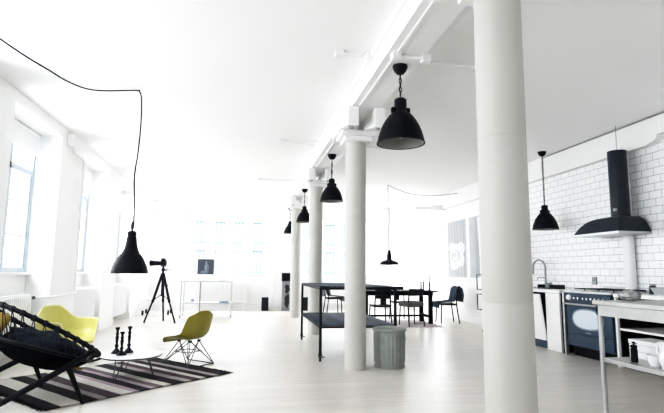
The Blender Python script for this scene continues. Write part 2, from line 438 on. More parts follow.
radiator('white panel radiator under the far window beside the desk', 'X', -1.4, .16, .22, .84, YF-.16, .09)
radiator('white ribbed radiator under the far window behind the dining chairs', 'X', 2.3, 3.7, .16, .90, YF-.16, .10)

# ------------------------------------------------------------------ pendants
def link_chain(b, z0, z1, n):
    L_ = (z0-z1)/n
    for k in range(n):
        zc = z0-L_*(k+.5); pts = []
        for j in range(12):
            a = 2*PI*j/12; u = .011*math.cos(a); zz = (L_*.62)*math.sin(a)
            pts.append((u, 0, zc+zz) if k % 2 else (0, u, zc+zz))
        b.tube(pts, .0045, 6, closed=True)
DOME = [(.052, .31), (.078, .293), (.104, .268), (.134, .226), (.158, .182), (.176, .137), (.190, .090), (.198, .055), (.200, .04)]
def make_pendant(label, loc, drop=.84, chain=True, scale=1.0, group=None):
    t = thing('pendant_lamp', label, 'lamp', loc, 0, group)
    B().lathe([(.0, 0), (.068, 0), (.068, -.02), (.055, -.05), (.035, -.075), (.012, -.08), (0, -.08)], n=24).build('ceiling_cup', 'black', t)
    nt_ = -(drop-.43*scale); c = B()
    if chain:
        link_chain(c, -.08, nt_+.02, 5); c.tube([(0, 0, -.08), (.008, .004, -.16), (-.006, 0, -.22), (0, 0, nt_)], .004, 6)
        c.build('chain', 'blackmetal', t)
    else:
        pts1 = []; pts2 = []
        for k in range(90):
            z = -.08+(nt_+.08)*k/89; a = k*.55
            pts1.append((.010*math.cos(a), .010*math.sin(a), z)); pts2.append((-.010*math.cos(a), -.010*math.sin(a), z))
        c.tube(pts1, .006, 6).tube(pts2, .006, 6).build('twisted_cord', 'cord', t)
    s = scale; zb = -drop
    B().lathe([(0, zb+.43*s), (.03*s, zb+.43*s), (.052*s, zb+.415*s), (.052*s, zb+.31*s)]+[(r*s, zb+z*s) for r, z in DOME]+[(.205*s, zb+.036*s), (.205*s, zb+.028*s), (.198*s, zb+.028*s)], n=40).build('lamp_shade', 'black', t)
    for q in (-1, 1): B().box(q*.0635*s-.0185*s, q*.0635*s+.0185*s, -.02, .02, zb+.30*s, zb+.345*s).build('clamp', 'black', t, smooth=0, bevel=.006)
    B().lathe([(.02*s, zb+.292*s)]+[((r-.006)*s, zb+(z-.008)*s) for r, z in DOME], n=40).build('shade_lining', 'lining', t)
    B().lathe([(.02*s, zb+.27*s), (.022*s, zb+.2*s), (.04*s, zb+.13*s), (.034*s, zb+.09*s), (0, zb+.075*s)], n=20).build('bulb', 'bulb', t)
    return t
PG = 'black dome pendants hanging in a row under the beam'
make_pendant('largest black dome pendant, its pale inside showing, hanging nearest under the beam', (1.365, 4.16, 3.037), .765, True, 1.06, PG)
pB = make_pendant('second black dome pendant of the row, before the column behind the rack', (1.365, 7.70, 3.037), .79, True, .92, PG)
again(pB, 'smaller looking black dome pendant third in the row, half hidden by a column', (1.35, 11.15, 3.037))
again(pB, 'smallest looking black dome pendant at the far end of the row under the beam', (1.345, 14.6, 3.037))
make_pendant('black dome pendant on a long twisted cord beside the kitchen range hood', (5.03, 7.58, ZC), 1.375, False, 1.04)

# bell lamp by the windows with a swagged cord
t = thing('bell_lamp', 'big black bell-shaped lamp hanging low on a swagged cord near the windows', 'lamp', (-1.235, 5.85, 0))
zb = 1.115; k_ = 1.06
BELL = [(.183, 0), (.181, .03), (.173, .063), (.152, .114), (.127, .165), (.100, .200), (.090, .206), (.084, .222), (.070, .255), (.061, .29), (.053, .34), (.049, .378), (.043, .384), (.045, .40), (.044, .43), (.030, .445), (0, .447)]
B().lathe([(r*k_, zb+z*k_) for r, z in BELL], n=44).build('lamp_shade', 'black', t)
B().lathe([(r*k_*.96, zb+z*k_*.97+.002) for r, z in BELL[:9]], n=44).build('shade_lining', 'lining', t)
B().lathe([(.012, zb+.447*k_), (.014, zb+.47*k_), (.02, zb+.48*k_), (.02, zb+.52*k_), (.008, zb+.54*k_), (0, zb+.55*k_)], n=14).build('cord_grip', 'gunmetal', t)
c = B(); pts = [(.012, 0, zb+.54), (.005, 0, zb+.8), (-.012, 0, zb+1.1), (.012, 0, zb+1.4), (.022, 0, zb+1.75), (.012, 0, zb+2.0), (-.02, .03, 3.225), (-.06, .02, 3.235)]
pts += [(x+1.235, y-5.85, z) for x, y, z in [(-1.40, 5.80, 3.20), (-1.59, 5.70, 3.145), (-1.70, 5.56, 3.10), (-1.77, 5.43, 3.08), (-1.85, 5.24, 3.07), (-1.92, 5.05, 3.08), (-2.06, 4.81, 3.12), (-2.2, 4.65, 3.19), (-2.3, 4.45, 3.245)]]
def smoothpts(P, n=6):
    P = [Vector(p) for p in P]; out = []
    for i in range(len(P)-1):
        p0 = P[max(i-1, 0)]; p1 = P[i]; p2 = P[i+1]; p3 = P[min(i+2, len(P)-1)]
        for k in range(n):
            u = k/n; out.append(.5*((2*p1)+(p2-p0)*u+(2*p0-5*p1+4*p2-p3)*u*u+(3*p1-p0-3*p2+p3)*u**3))
    out.append(P[-1]); return out
c.tube(smoothpts(pts), .0085, 7).build('swagged_cord', 'cord', t)
B().tube([(-.02, .03, ZC), (-.02, .03, 3.215), (0, .03, 3.205)], .006, 6).build('ceiling_hook', 'gunmetal', t)

# enamel lamp above the dining table
t = thing('enamel_lamp', 'shallow black enamel lamp hanging over the dining table on a swagged cord', 'lamp', (3.40, 11.3, 0))
zb = 1.34
B().lathe([(.222, 0+zb), (.220, .03+zb), (.20, .06+zb), (.15, .085+zb), (.10, .10+zb), (.062, .115+zb), (.055, .13+zb), (.05, .21+zb), (.043, .27+zb), (.036, .285+zb), (.034, .33+zb), (.012, .345+zb), (0, .346+zb)], n=36).build('lamp_shade', 'black', t)
B().lathe([(.215, .003+zb), (.19, .04+zb), (.14, .07+zb), (.06, .1+zb), (0, .1+zb)], n=36).build('shade_lining', 'lining', t)
pts = [(0, 0, zb+.34), (-.01, 0, zb+.8), (0.005, 0, zb+1.2), (-.012, .05, 3.20), (.02, .06, 3.235), (.15, .07, 3.19)]
pts += [(x-3.40, y-11.3, z) for x, y, z in [(3.9, 11.42, 3.09), (4.3, 11.47, 3.05), (4.7, 11.5, 3.07), (5.1, 11.55, 3.13), (5.37, 11.6, 3.17)]]
B().tube(smoothpts(pts), .008, 6).build('swagged_cord', 'cord', t)

# ------------------------------------------------------------------ hoop chair and its cushions
hoop = thing('rope_hoop_chair', 'black wooden lounge chair with a round hoop strung with black cord', 'chair', (-1.61, 5.127, 0), R(39))
hc = Vector((-.20, 0, .61)); tau = R(31); hw = Vector((-math.cos(tau), 0, math.sin(tau))); hv = Vector((0, 1, 0)); hn = Vector((math.sin(tau), 0, math.cos(tau))); HR = .53
def hp(ph, r=HR, d=0): return hc+(hv*math.cos(ph)+hw*math.sin(ph))*r+hn*d
ic = Vector((-.20, 0, .435)); it = R(20); iw = Vector((-math.cos(it), 0, math.sin(it))); inn = Vector((math.sin(it), 0, math.cos(it)))
def ip(ph, r=.42, d=0): return ic+(hv*math.cos(ph)+iw*math.sin(ph))*r+inn*d
B().tube([hp(2*PI*k/72) for k in range(72)], .0195, 10, closed=True).build('hoop', 'blackwood', hoop)
B().tube([ip(2*PI*k/60) for k in range(60)], .016, 8, closed=True).build('inner_hoop', 'blackwood', hoop)
NC = 34
for k in range(NC):
    a = 2*PI*k/NC; n = B()
    for s_ in (-1, 1): n.tube([hp(a), ip(a+s_*.09)], .0042, 5)
    ax = hp(a+.02)-hp(a-.02); n.tube([hp(a)-ax*.6, hp(a)+ax*.6], .026, 10)
    n.build('cord', 'cord', hoop)
def bowl(a, b): return ip(2*PI*b, max(.415*a, .004), -.005-.15*(1-a**2.6))
B().grid(bowl, 12, 44, True).build('woven_seat', 'seatcord', hoop, solid=.012)
for sy in (-1, 1):
    B().tube([(.07, sy*.43, .435), (-.13, sy*.44, .335), (-.4, sy*.455, .215), (-.86, sy*.47, .02)], [.022, .026, .026, .02], 10).build('side_rail', 'blackwood', hoop)
    B().tube([(-.14, sy*.43, .34), (0, sy*.46, .0)], [.026, .015], 10).build('leg', 'blackwood', hoop)
B().tube([(-.10, -.44, .33), (-.10, .44, .33)], .02, 10).build('cross_bar', 'blackwood', hoop)
B().tube([(-.6, -.46, .12), (-.6, .46, .12)], .018, 10).build('cross_bar', 'blackwood', hoop)
rot_h = Matrix.Rotation(R(39), 3, 'Z')
def tow(v): return Vector((-1.61, 5.127, 0))+rot_h @ Vector(v)
rotc = rot_h @ Matrix(((iw.x, 0, inn.x), (iw.y, 1, inn.y), (iw.z, 0, inn.z)))
cu = B().ell(tow(ic+inn*.045+iw*.0), .32, .35, .095, 60, 26, lump=.07, ls=3.6, rot=rotc, pw=.8)
tag(cu.build('knitted_cushion', 'wool', smooth=80), 'dark blue-black knitted cushion lying in the round rope chair', 'cushion')
cu = B().ell(tow(ic-inn*.082-iw*.12), .27, .24, .018, 40, 12, rot=rotc, pw=.7)
tag(cu.build('seat_pad', 'mustard', smooth=80), 'thin mustard seat pad peeking out under the dark cushion of the rope chair', 'cushion')
ru = rot_h @ Matrix.Rotation(R(-55), 3, 'Y')
cu = B().ell(tow((-.555, .10, .665)), .12, .20, .045, 28, 14, rot=ru, pw=.7)
tag(cu.build('mustard_pillow', 'mustard', smooth=80), 'mustard pillow propped against the upper rim of the rope chair', 'cushion')

# ------------------------------------------------------------------ shell chairs
def side_shell():
    P = [(.245, .262), (.235, .288), (.18, .308), (.06, .305), (-.05, .302), (-.14, .318), (-.19, .36), (-.215, .44), (-.235, .53), (-.25, .61), (-.258, .668)]
    Wd = [.185, .21, .23, .24, .24, .235, .23, .225, .215, .20, .155]
    Cu = [.00, .01, .03, .055, .075, .085, .085, .075, .06, .04, .02]
    def f(u, v):
        x = u*(len(P)-1); i = min(int(x), len(P)-2); t = x-i; t2 = t*t*(3-2*t)
        lp = lambda a, b: a+(b-a)*t
        px = lp(P[i][0], P[i+1][0]); pz = lp(P[i][1], P[i+1][1]); wd = lp(Wd[i], Wd[i+1]); cu_ = lp(Cu[i], Cu[i+1])
        j0 = max(i-1, 0); j1 = min(i+2, len(P)-1); tx = P[j1][0]-P[j0][0]; tz = P[j1][1]-P[j0][1]; l = math.hypot(tx, tz)
        nx, nz = tz/l, -tx/l            # up / forward side of the profile
        if nz < 0 and u < .55: nx, nz = -nx, -nz
        if u >= .55 and nx < 0: nx, nz = -nx, -nz
        q = abs(2*v-1)**2.6
        topround = -.055*max(0, (u-.8)/.2)**2*abs(2*v-1)**2.5
        return (px+nx*cu_*q, (2*v-1)*wd, pz+nz*cu_*q+topround)
    return f
def wire_base(t, top, hz, fx=.24, fy=.21):
    feet = [(fx, fy), (fx, -fy), (-fx, -fy), (-fx, fy)]; mt = [(.09, .07), (.09, -.07), (-.11, -.07), (-.11, .07)]
    b = B()
    for i in range(4):
        a = feet[i]
        for j in (i, (i+1) % 4, (i-1) % 4): b.tube([(a[0], a[1], .006), (mt[j][0], mt[j][1], hz)], .0055, 6)
    for i in (1, 2, 3): a = feet[i]; c_ = feet[(i+1) % 4]; b.tube([(a[0], a[1], .006), (c_[0], c_[1], .006)], .0055, 6)
    for i in range(4): a = feet[i]; c_ = feet[(i+1) % 4]; b.tube([(a[0]*.52, a[1]*.52, hz*.55), (c_[0]*.52, c_[1]*.52, hz*.55)], .005, 6)
    b.build('wire_base', 'gunmetal', t)
    for x, y in mt:
        m_ = B(); m_.lathe([(.0, hz-.012), (.022, hz-.012), (.022, hz+.012), (0, hz+.012)], (x, y, 0), 12)
        m_.build('shock_mount', 'rubber', t)
t = thing('shell_side_chair', 'shade-darkened olive yellow moulded shell chair on a low black wire base at the rug edge', 'chair', (-.635, 6.57, 0), R(137))
B().grid(side_shell(), 30, 18).build('seat_shell', 'olive', t, smooth=80, solid=.009, subd=1)
wire_base(t, 0, .290)

def arm_shell():
    def f(a, b):
        th = 2*PI*b - PI                      # 0 = front
        at = abs(th)/PI                       # 0 front .. 1 back
        Rr = .27+.05*math.sin(at*PI)**2+(.0 if at < .5 else .01)
        sm = lambda e0, e1, x: (lambda q: q*q*(3-2*q))(min(max((x-e0)/(e1-e0), 0), 1))
        h = -.035+.25*sm(.17, .33, at)+.17*sm(.68, .92, at)
        ro = a
        rad = Rr*(1-(1-min(ro/.72, 1))**1.0*1.0) if ro < .72 else Rr*(1+.13*(ro-.72)/.28*sm(.2, .5, at))
        lift = h*(max(ro-.42, 0)/.58)**1.7
        sx = 1.0; base = .29+.02*(ro**2)*(1 if at > .3 else -.5)
        return (rad*math.cos(th)*.98-.0-.03*(lift/.4)*(1 if at > .6 else 0), rad*math.sin(th)*1.05, base+lift)
    return f
t = thing('shell_armchair', 'bright yellow moulded shell armchair by the window wall', 'chair', (-2.10, 6.78, 0), R(-32))
def armf(a, b): return arm_shell()(max(a, .01), b)
B().grid(armf, 16, 56, True).build('seat_shell', 'yellow', t, smooth=80, solid=.010, subd=1)
B().tube([Vector(arm_shell()(1, k/72)) for k in range(72)], .0075, 6, closed=True).build('shell_rim', 'rim', t)
wire_base(t, 0, .285, .22, .2)
for sy in (-1, 1):
    B().tube(smoothpts([(.33, sy*.21, .055), (.2, sy*.21, .018), (0, sy*.21, .012), (-.2, sy*.21, .018), (-.33, sy*.21, .055)]), .014, 8).build('rocker_runner', 'blackwood', t)

# ------------------------------------------------------------------ rug, coffee table, candlesticks
ang = math.atan2(.679, .735)
r = B()
r.grid(lambda u, v: (u*1.96, v*1.55, .006+.003*noise.noise(Vector((u*9, v*7, 0)))), 60, 40)
rg = r.build('striped_rug', 'rug', smooth=80, solid=.008); rg.location = (-1.55, 4.57, .004); rg.rotation_euler = (0, 0, ang)
tag(rg, 'rag rug with cream, plum and black stripes under the low round table', 'rug')
fr = B()
for k in range(90):
    y = 1.55*(k+.5)/90
    fr.tube([(1.955, y, .008), (1.985+random.random()*.02, y+random.uniform(-.01, .01), .006), (2.0+random.random()*.03, y+random.uniform(-.015, .015), .004)], .004, 4)
    fr.tube([(.005, y, .008), (-.03-random.random()*.02, y+random.uniform(-.01, .01), .004)], .004, 4)
f_ = fr.build('fringe', 'blackwood', rg); f_['kind'] = 'stuff'

t = thing('coffee_table', 'low round white table on black hairpin legs standing on the striped rug', 'table', (-1.165, 5.88, .012), R(20))
B().lathe([(0, .205), (.305, .205), (.318, .212), (.32, .222), (.316, .232), (0, .232)], n=64).build('table_top', 'whitegloss', t)
B().lathe([(.304, .2055), (.3185, .212), (.3205, .221)], n=64).build('table_edge', 'blackwood', t)
for k in range(3):
    a = 2*PI*k/3+R(100); b = B()
    o_ = Vector((math.cos(a), math.sin(a), 0)); sd = Vector((-o_.y, o_.x, 0))
    b.tube([o_*.17+sd*.055+Vector((0, 0, .205)), o_*.235+sd*.012+Vector((0, 0, .008)), o_*.238+Vector((0, 0, .004)), o_*.235-sd*.012+Vector((0, 0, .008)), o_*.17-sd*.055+Vector((0, 0, .205))], .0055, 6)
    b.build('leg', 'gunmetal', t)
def candlestick(h):
    P = [(0, 0), (.052, 0), (.054, .008), (.042, .022), (.020, .045), (.013, .06), (.020, .075), (.021, .085), (.012, .10), (.015, .14), (.019, .17), (.012, .195), (.020, .21), (.012, .225), (.014, .25), (.024, .265), (.026, .278), (.020, .28), (.012, .27), (0, .27)]
    s = h/.28; return B().lathe([(r, z*s) for r, z in P], n=20)
for (x, y, h, l) in [(-1.335, 5.92, .28, 'tall black turned candlestick on the round table, beside the table rim'), (-1.255, 5.80, .245, 'shorter black turned candlestick standing in front of the two taller ones'),
                  (-1.215, 5.96, .285, 'tall black turned candlestick on the round table, closest to the olive shell chair')]:
    o = candlestick(h).build('candlestick', 'black'); o.location = (x, y, .244); tag(o, l, 'candlestick', 'black candlesticks on the round table')

# ------------------------------------------------------------------ tripod and camera
t = thing('tripod', 'black photographic tripod standing on the bare floor by the windows', 'tripod', (-1.77, 11.8, 0))
for (x, y) in [(-.33, -.09), (.01, .33), (.34, -.26)]:
    l = B().tube([(x*.09, y*.09, 1.03), (x*.55, y*.55, .46)], .030, 8)
    l.tube([(x*.5, y*.5, .52), (x, y, .03)], .020, 8).lathe([(.018, 0), (.02, .03), (.015, .05)], (x, y, 0), 8, True, True)
    l.box(x*.55-.025, x*.55+.025, y*.55-.025, y*.55+.025, .44, .5); l.build('leg', 'blackmetal', t)
s_ = B()
for (x, y) in [(-.33, -.09), (.01, .33), (.34, -.26)]: s_.tube([(0, 0, .62), (x*.5, y*.5, .5)], .010, 6)
s_.build('spreader', 'blackmetal', t)
B().tube([(0, 0, .58), (0, 0, 1.14)], .026, 10).lathe([(.045, 1.0), (.055, 1.03), (.05, 1.08), (.03, 1.1)], n=14, capa=True, capb=True).build('centre_column', 'blackmetal', t)
B().box(-.035, .035, -.035, .035, 1.14, 1.2).box(-.06, .06, -.04, .04, 1.24, 1.262).tube([(0, 0, 1.18), (0, 0, 1.25)], .025, 10).tube([(.02, 0, 1.19), (.17, -.04, 1.16)], .011, 8).tube([(.0, 0, 1.17), (.09, .1, 1.14)], .01, 8).tube([(.05, -.02, .84), (.13, -.03, .82)], .012, 8).build('head', 'blackmetal', t)
t = thing('camera', 'black camera with a long lens mounted on the tripod, pointing at the windows', 'camera', (-1.77, 11.8, 1.264), R(178))
B().box(-.06, .05, -.085, .085, 0, .125).box(-.04, .05, -.04, .04, .125, .165).box(-.05, .05, .045, .08, -.0, .09).build('camera_body', 'blackmetal', t, smooth=0, bevel=.008)
l = B(); rotl = Matrix.Rotation(PI/2, 3, 'Y')
l.tube([(.04, 0, .05), (.10, 0, .05), (.11, 0, .05), (.2, 0, .05), (.205, 0, .05), (.30, 0, .05)], [.045, .045, .05, .05, .055, .062], 18).build('lens', 'black', t)

# ------------------------------------------------------------------ desk and far things
t = thing('desk', 'white tubular steel desk on casters under the far window', 'desk', (-.87, 13.2, 0))
for (x, y) in [(-.61, -.32), (.61, -.32), (-.61, .32), (.61, .32)]:
    l = B().tube([(x, y, .06), (x, y, .88)], .017, 8).build('leg', 'deskmetal', t)
    B().tube([(x-.012, y, .035), (x+.012, y, .035)], .045, 14).build('caster', 'greymetal', l)
B().tube([(-.15, -.32, .05), (-.15, -.32, .88)], .016, 8).build('centre_leg', 'greymetal', t)
B().box(-.64, .64, -.35, .35, .87, .905).build('desk_top', 'deskmetal', t, smooth=0, bevel=.004)
B().box(-.62, .62, -.30, .30, .34, .36).build('lower_shelf', 'deskmetal', t, smooth=0, bevel=.003)
t = thing('desktop_computer', 'flat white desktop computer with dark screen on the white desk', 'computer', (-.93, 13.1, .905), R(-4))
B().box(-.22, .22, -.012, .02, .09, .56).build('screen_case', 'screenbody', t, smooth=0, bevel=.006)
sc = B().box(-.205, .205, -.016, -.011, .165, .545).build('screen', 'screen', t, smooth=0)
B().ell((.02, -.017, .46), .035, .003, .045, 14, 8).ell((.03, -.017, .33), .06, .003, .10, 14, 8).ell((-.02, -.017, .22), .11, .003, .04, 14, 8).build('screen_picture', 'screenfig', sc)
B().prism([(-.09, -.09, 0), (.09, -.09, 0), (.09, .07, 0), (-.09, .07, 0)], (0, 0, .008)).box(-.06, .06, .0, .012, .0, .12).build('stand', 'screenbody', t, smooth=0)
def small(name, label, cat, x0, x1, y0, y1, z0, z1, m, rz=0):
    cx, cy = (x0+x1)/2, (y0+y1)/2
    o = B().box(x0-cx, x1-cx, y0-cy, y1-cy, 0, z1-z0).build(name, m, smooth=0, bevel=.003); o.location = (cx, cy, z0); o.rotation_euler = (0, 0, rz)
    return tag(o, label, cat)
small('keyboard', 'small pale keyboard in front of the desktop computer', 'keyboard', -1.05, -.75, 12.88, 12.98, .906, .92, 'booklet')
small('paper_stack', 'flat grey paper stack on the desk top right of the computer', 'papers', -.58, -.38, 12.95, 13.15, .906, .925, 'booklet', .2)
small('magazine', 'blue-grey magazine pile lying on the lower shelf of the desk', 'magazine', -.55, -.33, 12.95, 13.2, .361, .395, 'bluegrey', .1)
small('magazine', 'pale magazine lying at the left end of the desk lower shelf', 'magazine', -1.4, -1.2, 12.95, 13.15, .361, .38, 'booklet', -.2)
small('box', 'small dark box standing on the desk lower shelf', 'box', -1.26, -1.2, 13.2, 13.28, .361, .44, 'bluegrey', 0)

t = thing('trolley', 'low white wire trolley with black wheels behind the tripod', 'trolley', (-2.2, 14.0, 0))
f = B()
for x in (-.32, .32):
    for y in (-.25, .25): f.tube([(x, y, .08), (x, y, .86)], .010, 8)
for z in (.42, .86):
    f.tube([(-.32, -.25, z), (.32, -.25, z), (.32, .25, z), (-.32, .25, z)], .010, 8, closed=True)
f.build('frame', 'white', t)
B().box(-.31, .31, -.24, .24, .405, .415).build('shelf', 'white', t, smooth=0)
for x in (-.32, .32):
    for y in (-.25, .25): B().tube([(x-.02, y, .06), (x+.02, y, .06)], .06, 16).build('wheel', 'rubber', t)

def speaker(label, x, y):
    t = thing('speaker', label, 'speaker', (x, y, 0), 0, 'pair of black floor speakers')
    B().box(-.10, .10, -.09, .09, 0, .39).build('cabinet', 'black', t, smooth=0, bevel=.006)
    B().box(-.085, .085, -.098, -.089, .02, .37).build('grille', 'cord', t, smooth=0)
speaker('black floor speaker below the far window, beyond the olive shell chair', .69, 15.1)
speaker('black floor speaker seen through the left end of the wheeled rack', 1.89, 15.1)
t = thing('equipment_stand', 'tall narrow grey metal stand with a black box on top beside the far column', 'stand', (1.33, 15.0, 0))
B().box(-.15, -.13, -.13, -.11, 0, .88).box(.13, .15, -.13, -.11, 0, .88).box(-.15, -.13, .11, .13, 0, .88).box(.13, .15, .11, .13, 0, .88).box(-.15, .15, -.13, .13, .0, .03).box(-.15, .15, .0, .13, .03, .88).build('stand_frame', 'greymetal', t, smooth=0)
for z, hh in ((.3, .2), (.65, .12)): B().ell((.01, -.05, z), .065, .05, hh, 16, 10, lump=.05, ls=4).build('dark_coil', 'rubber', t)
B().box(-.16, .16, -.14, .14, .88, 1.12).build('top_box', 'black', t, smooth=0, bevel=.006)
B().tube([(.93, YF-.05, .2), (.93, YF-.05, 1.0), (.93, YF-.05, 3.0)], .018, 8).box(.89, .97, YF-.1, YF-.02, .30, .36).box(.89, .97, YF-.1, YF-.02, .98, 1.03)
p = B().tube([(.93, YF-.05, 0), (.93, YF-.05, 2.95)], .016, 8).box(.90, .96, YF-.09, YF-.03, .30, .35).box(.90, .96, YF-.09, YF-.03, .98, 1.03)
tag(p.build('riser_pipe', 'radiator'), 'thin white riser pipe on the far wall between speaker and tall stand', 'pipe')

# ------------------------------------------------------------------ rack on castors
t = thing('wheeled_rack', 'long black steel rack table on castors with blue-black boards', 'table', (1.03, 6.55, 0))
RW, RL = 1.02, 2.06
for (x, y) in [(0, 0), (RW, 0), (0, RL), (RW, RL)]:
    l = B().box(x-.017, x+.017, y-.017, y+.017, .09, .955).build('leg', 'blackmetal', t, smooth=0)
    B().tube([(x-.012, y, .04), (x+.012, y, .04)], .04, 16).box(x-.022, x+.022, y-.02, y+.02, .06, .1).tube([(x+.02, y-.03, .055), (x+.05, y-.05, .065)], .008, 6).build('castor', 'rubber', l)
f = B()
for y in (0, RL): f.box(-.017, RW+.017, y-.016, y+.016, .92, .955); f.box(-.017, RW+.017, y-.012, y+.012, .42, .445)
for x in (0, RW): f.box(x-.012, x+.012, 0, RL, .92, .955); f.box(x-.012, x+.012, 0, RL, .42, .445)
f.build('frame', 'blackmetal', t, smooth=0)
B().box(-.01, RW+.01, 0, RL, .956, .966).build('top_board', 'streakshelf', t, smooth=0)
B().box(0, RW, 0, RL, .447, .46).build('lower_board', 'streakshelf', t, smooth=0)
o = B().grid(lambda u, v: ((u-.5)*.3, (v-.5)*.22, .004+.006*noise.noise(Vector((u*6, v*6, 2)))), 14, 10).build('cloth', 'bluegrey', smooth=80, solid=.004)
o.location = (1.55, 7.6, .968); tag(o, 'small dark blue cloth lying flat on the wheeled rack top', 'cloth')

# ------------------------------------------------------------------ zinc bin
t = thing('metal_bin', 'ribbed galvanized metal bin with lid beside the round column', 'bin', (1.83, 6.10, 0))
def binf(u, v):
    z = .015+.435*u; r = .185+.012*u; a = 2*PI*v
    rib = .006*max(0, math.cos(a*26))**2 if .12 < u < .88 else 0
    return ((r+rib)*math.cos(a), (r+rib)*math.sin(a), z)
B().grid(binf, 14, 208, True).build('bin_body', 'zinc', t, smooth=50)
B().lathe([(0, .0), (.19, .0), (.195, .008), (.19, .02)], n=40).lathe([(.198, .425), (.204, .432), (.204, .44), (.197, .447)], n=40).build('hoop_band', 'zinc', t)
B().lathe([(.213, .44), (.216, .452), (.212, .466), (.195, .475), (.12, .485), (.03, .49), (0, .49)], n=48).build('lid', 'zinc', t)
B().tube(smoothpts([(.10, -.178, .36), (.105, -.205, .355), (.16, -.165, .355), (.15, -.14, .36)]), .007, 6).build('side_handle', 'zinc', t)

# ------------------------------------------------------------------ dining set
tag(B().grid(lambda u, v: (2.5+u*1.85, 10.3+v*1.6, .004), 6, 6).build('flat_rug', 'pink', smooth=0, solid=.006), 'thin pale mauve rug under the dining table', 'rug')
t = thing('dining_table', 'long black trestle dining table set with candlesticks', 'table', (0, 0, 0))
B().box(2.6, 4.43, 10.86, 11.62, .71, .75).build('table_top', 'blackwood', t, smooth=0, bevel=.004)
for y in (10.93, 11.52): B().box(2.66, 4.33, y, y+.03, .64, .71).build('apron', 'blackwood', t, smooth=0)
for x in (2.74, 4.26):
    for y in (10.93, 11.53): B().box(x-.045, x+.045, y-.035, y+.035, .008, .71).build('leg', 'blackwood', t, smooth=0, bevel=.004)
B().box(4.235, 4.285, 10.95, 11.5, .14, .2).box(2.715, 2.765, 10.95, 11.5, .14, .2).box(2.74, 4.26, 11.2, 11.245, .15, .195).build('stretcher', 'blackwood', t, smooth=0)
def dchair(label, loc, rz, seatm='blackmetal', style=0, name='dining_chair'):
    t = thing(name, label, 'chair', loc, rz, 'metal chairs around the dining table')
    for sy in (-1, 1):
        B().tube([(.19, sy*.19, .008), (.17, sy*.175, .44)], .015, 8).build('leg', 'blackmetal', t)
        B().tube(smoothpts([(-.25, sy*.19, .008), (-.19, sy*.175, .44), (-.21, sy*.17, .62), (-.25, sy*.165, .80)], 4), .015, 8).build('leg', 'blackmetal', t)
    if seatm == 'greyseat': B().box(-.21, .21, -.21, .21, .42, .53).build('seat', seatm, t, bevel=.025)
    else: B().grid(lambda u, v: ((u-.5)*.42, (v-.5)*.40, .445+.012*(abs(2*v-1)**2)), 8, 8).build('seat', seatm, t, solid=.012, smooth=60)
    b = B()
    def slat(z0, z1):
        dx0 = -.19-.06*max(0, (z0-.44)/.36); dx1 = -.19-.06*max(0, (z1-.44)/.36)
        b.grid(lambda u, v: (dx0+(dx1-dx0)*u-.03*(1-(2*v-1)**2), (v-.5)*.35, z0+(z1-z0)*u), 3, 10)
    if style == 0: slat(.66, .81)
    elif style == 1:
        slat(.73, .81); slat(.60, .68)
        b.grid(lambda u, v: (-.225-.05*u*.3, (v-.5)*.13, .47+.3*u), 4, 4)
    b.build('backrest', 'blackmetal', t, solid=.01, smooth=60)
    B().tube([(-.19, -.17, .43), (.17, -.17, .43), (.17, .17, .43), (-.19, .17, .43)], .013, 6, closed=True).build('seat_frame', 'blackmetal', t)
    return t
dchair('black metal chair with grey padded seat, pushed up to the dining table', (3.70, 10.66, 0), R(100), 'greyseat', 0)
dchair('black metal chair with slatted back, seen through the wheeled rack at the dining table', (2.98, 10.62, 0), R(92), 'blackmetal', 1)
dchair('black metal chair beside the slatted one, partly hidden behind the round column', (2.47, 10.75, 0), R(80), 'blackmetal', 0)
dchair('black metal chair on the far side of the dining table, back to the window', (3.85, 11.95, 0), R(-92), 'blackmetal', 1)
cf = dchair('black metal chair at the head of the dining table, draped with a blue-grey fleece', (4.72, 11.12, 0), R(176), 'blackmetal', 0)
cd = dchair('black metal chair standing alone by the far radiator, grey fleece on its back', (2.52, 13.75, 0), R(6), 'blackmetal', 0)
def fleece(label, loc, rz, m):
    t = thing('fleece_throw', label, 'throw', loc, rz)
    def f(u, v):
        # over the back: hangs behind, crosses the top rail, runs down the front and over the seat
        P = [(-.32, .50), (-.33, .66), (-.31, .80), (-.255, .845), (-.20, .80), (-.16, .64), (-.13, .52), (.02, .50), (.2, .495), (.245, .47), (.25, .36)]
        x = u*(len(P)-1); i = min(int(x), len(P)-2); q = x-i
        px = P[i][0]+(P[i+1][0]-P[i][0])*q; pz = P[i][1]+(P[i+1][1]-P[i][1])*q
        nn = noise.noise(Vector((u*5, v*4, 1)))*.02
        return (px+nn, (v-.5)*(.44+.04*math.sin(u*9)), pz+nn)
    B().grid(f, 30, 16).build('fleece', m, t, smooth=80, solid=.025)
    return t
fleece('shaggy blue-grey fleece draped over the chair at the table head', (4.72, 11.12, 0), R(176), 'bluefur')
fleece('grey fleece hung over the lone chair by the far radiator', (2.52, 13.75, 0), R(6), 'greyfur')
# candles on the dining table
for (x, y, h, l) in [(4.14, 11.2, .19, 'dark candlestick with white taper at the table end, left one of the close pair'), (4.22, 11.25, .19, 'dark candlestick with white taper at the table end, right one of the close pair'),
                     (4.35, 11.2, .18, 'dark candlestick with white taper standing apart nearest the table edge')]:
    t = thing('taper_candlestick', l, 'candlestick', (x, y, .75), 0, 'candlesticks on the dining table')
    B().lathe([(0, 0), (.04, 0), (.04, .01), (.015, .03), (.022, .06), (.014, .08), (.024, .11), (.014, .14), (.024, h-.01), (.024, h), (0, h)], n=16).build('holder', 'black', t)
    B().lathe([(.017, h), (.015, h+.18), (0, h+.185)], n=10).build('candle', 'candle', t)

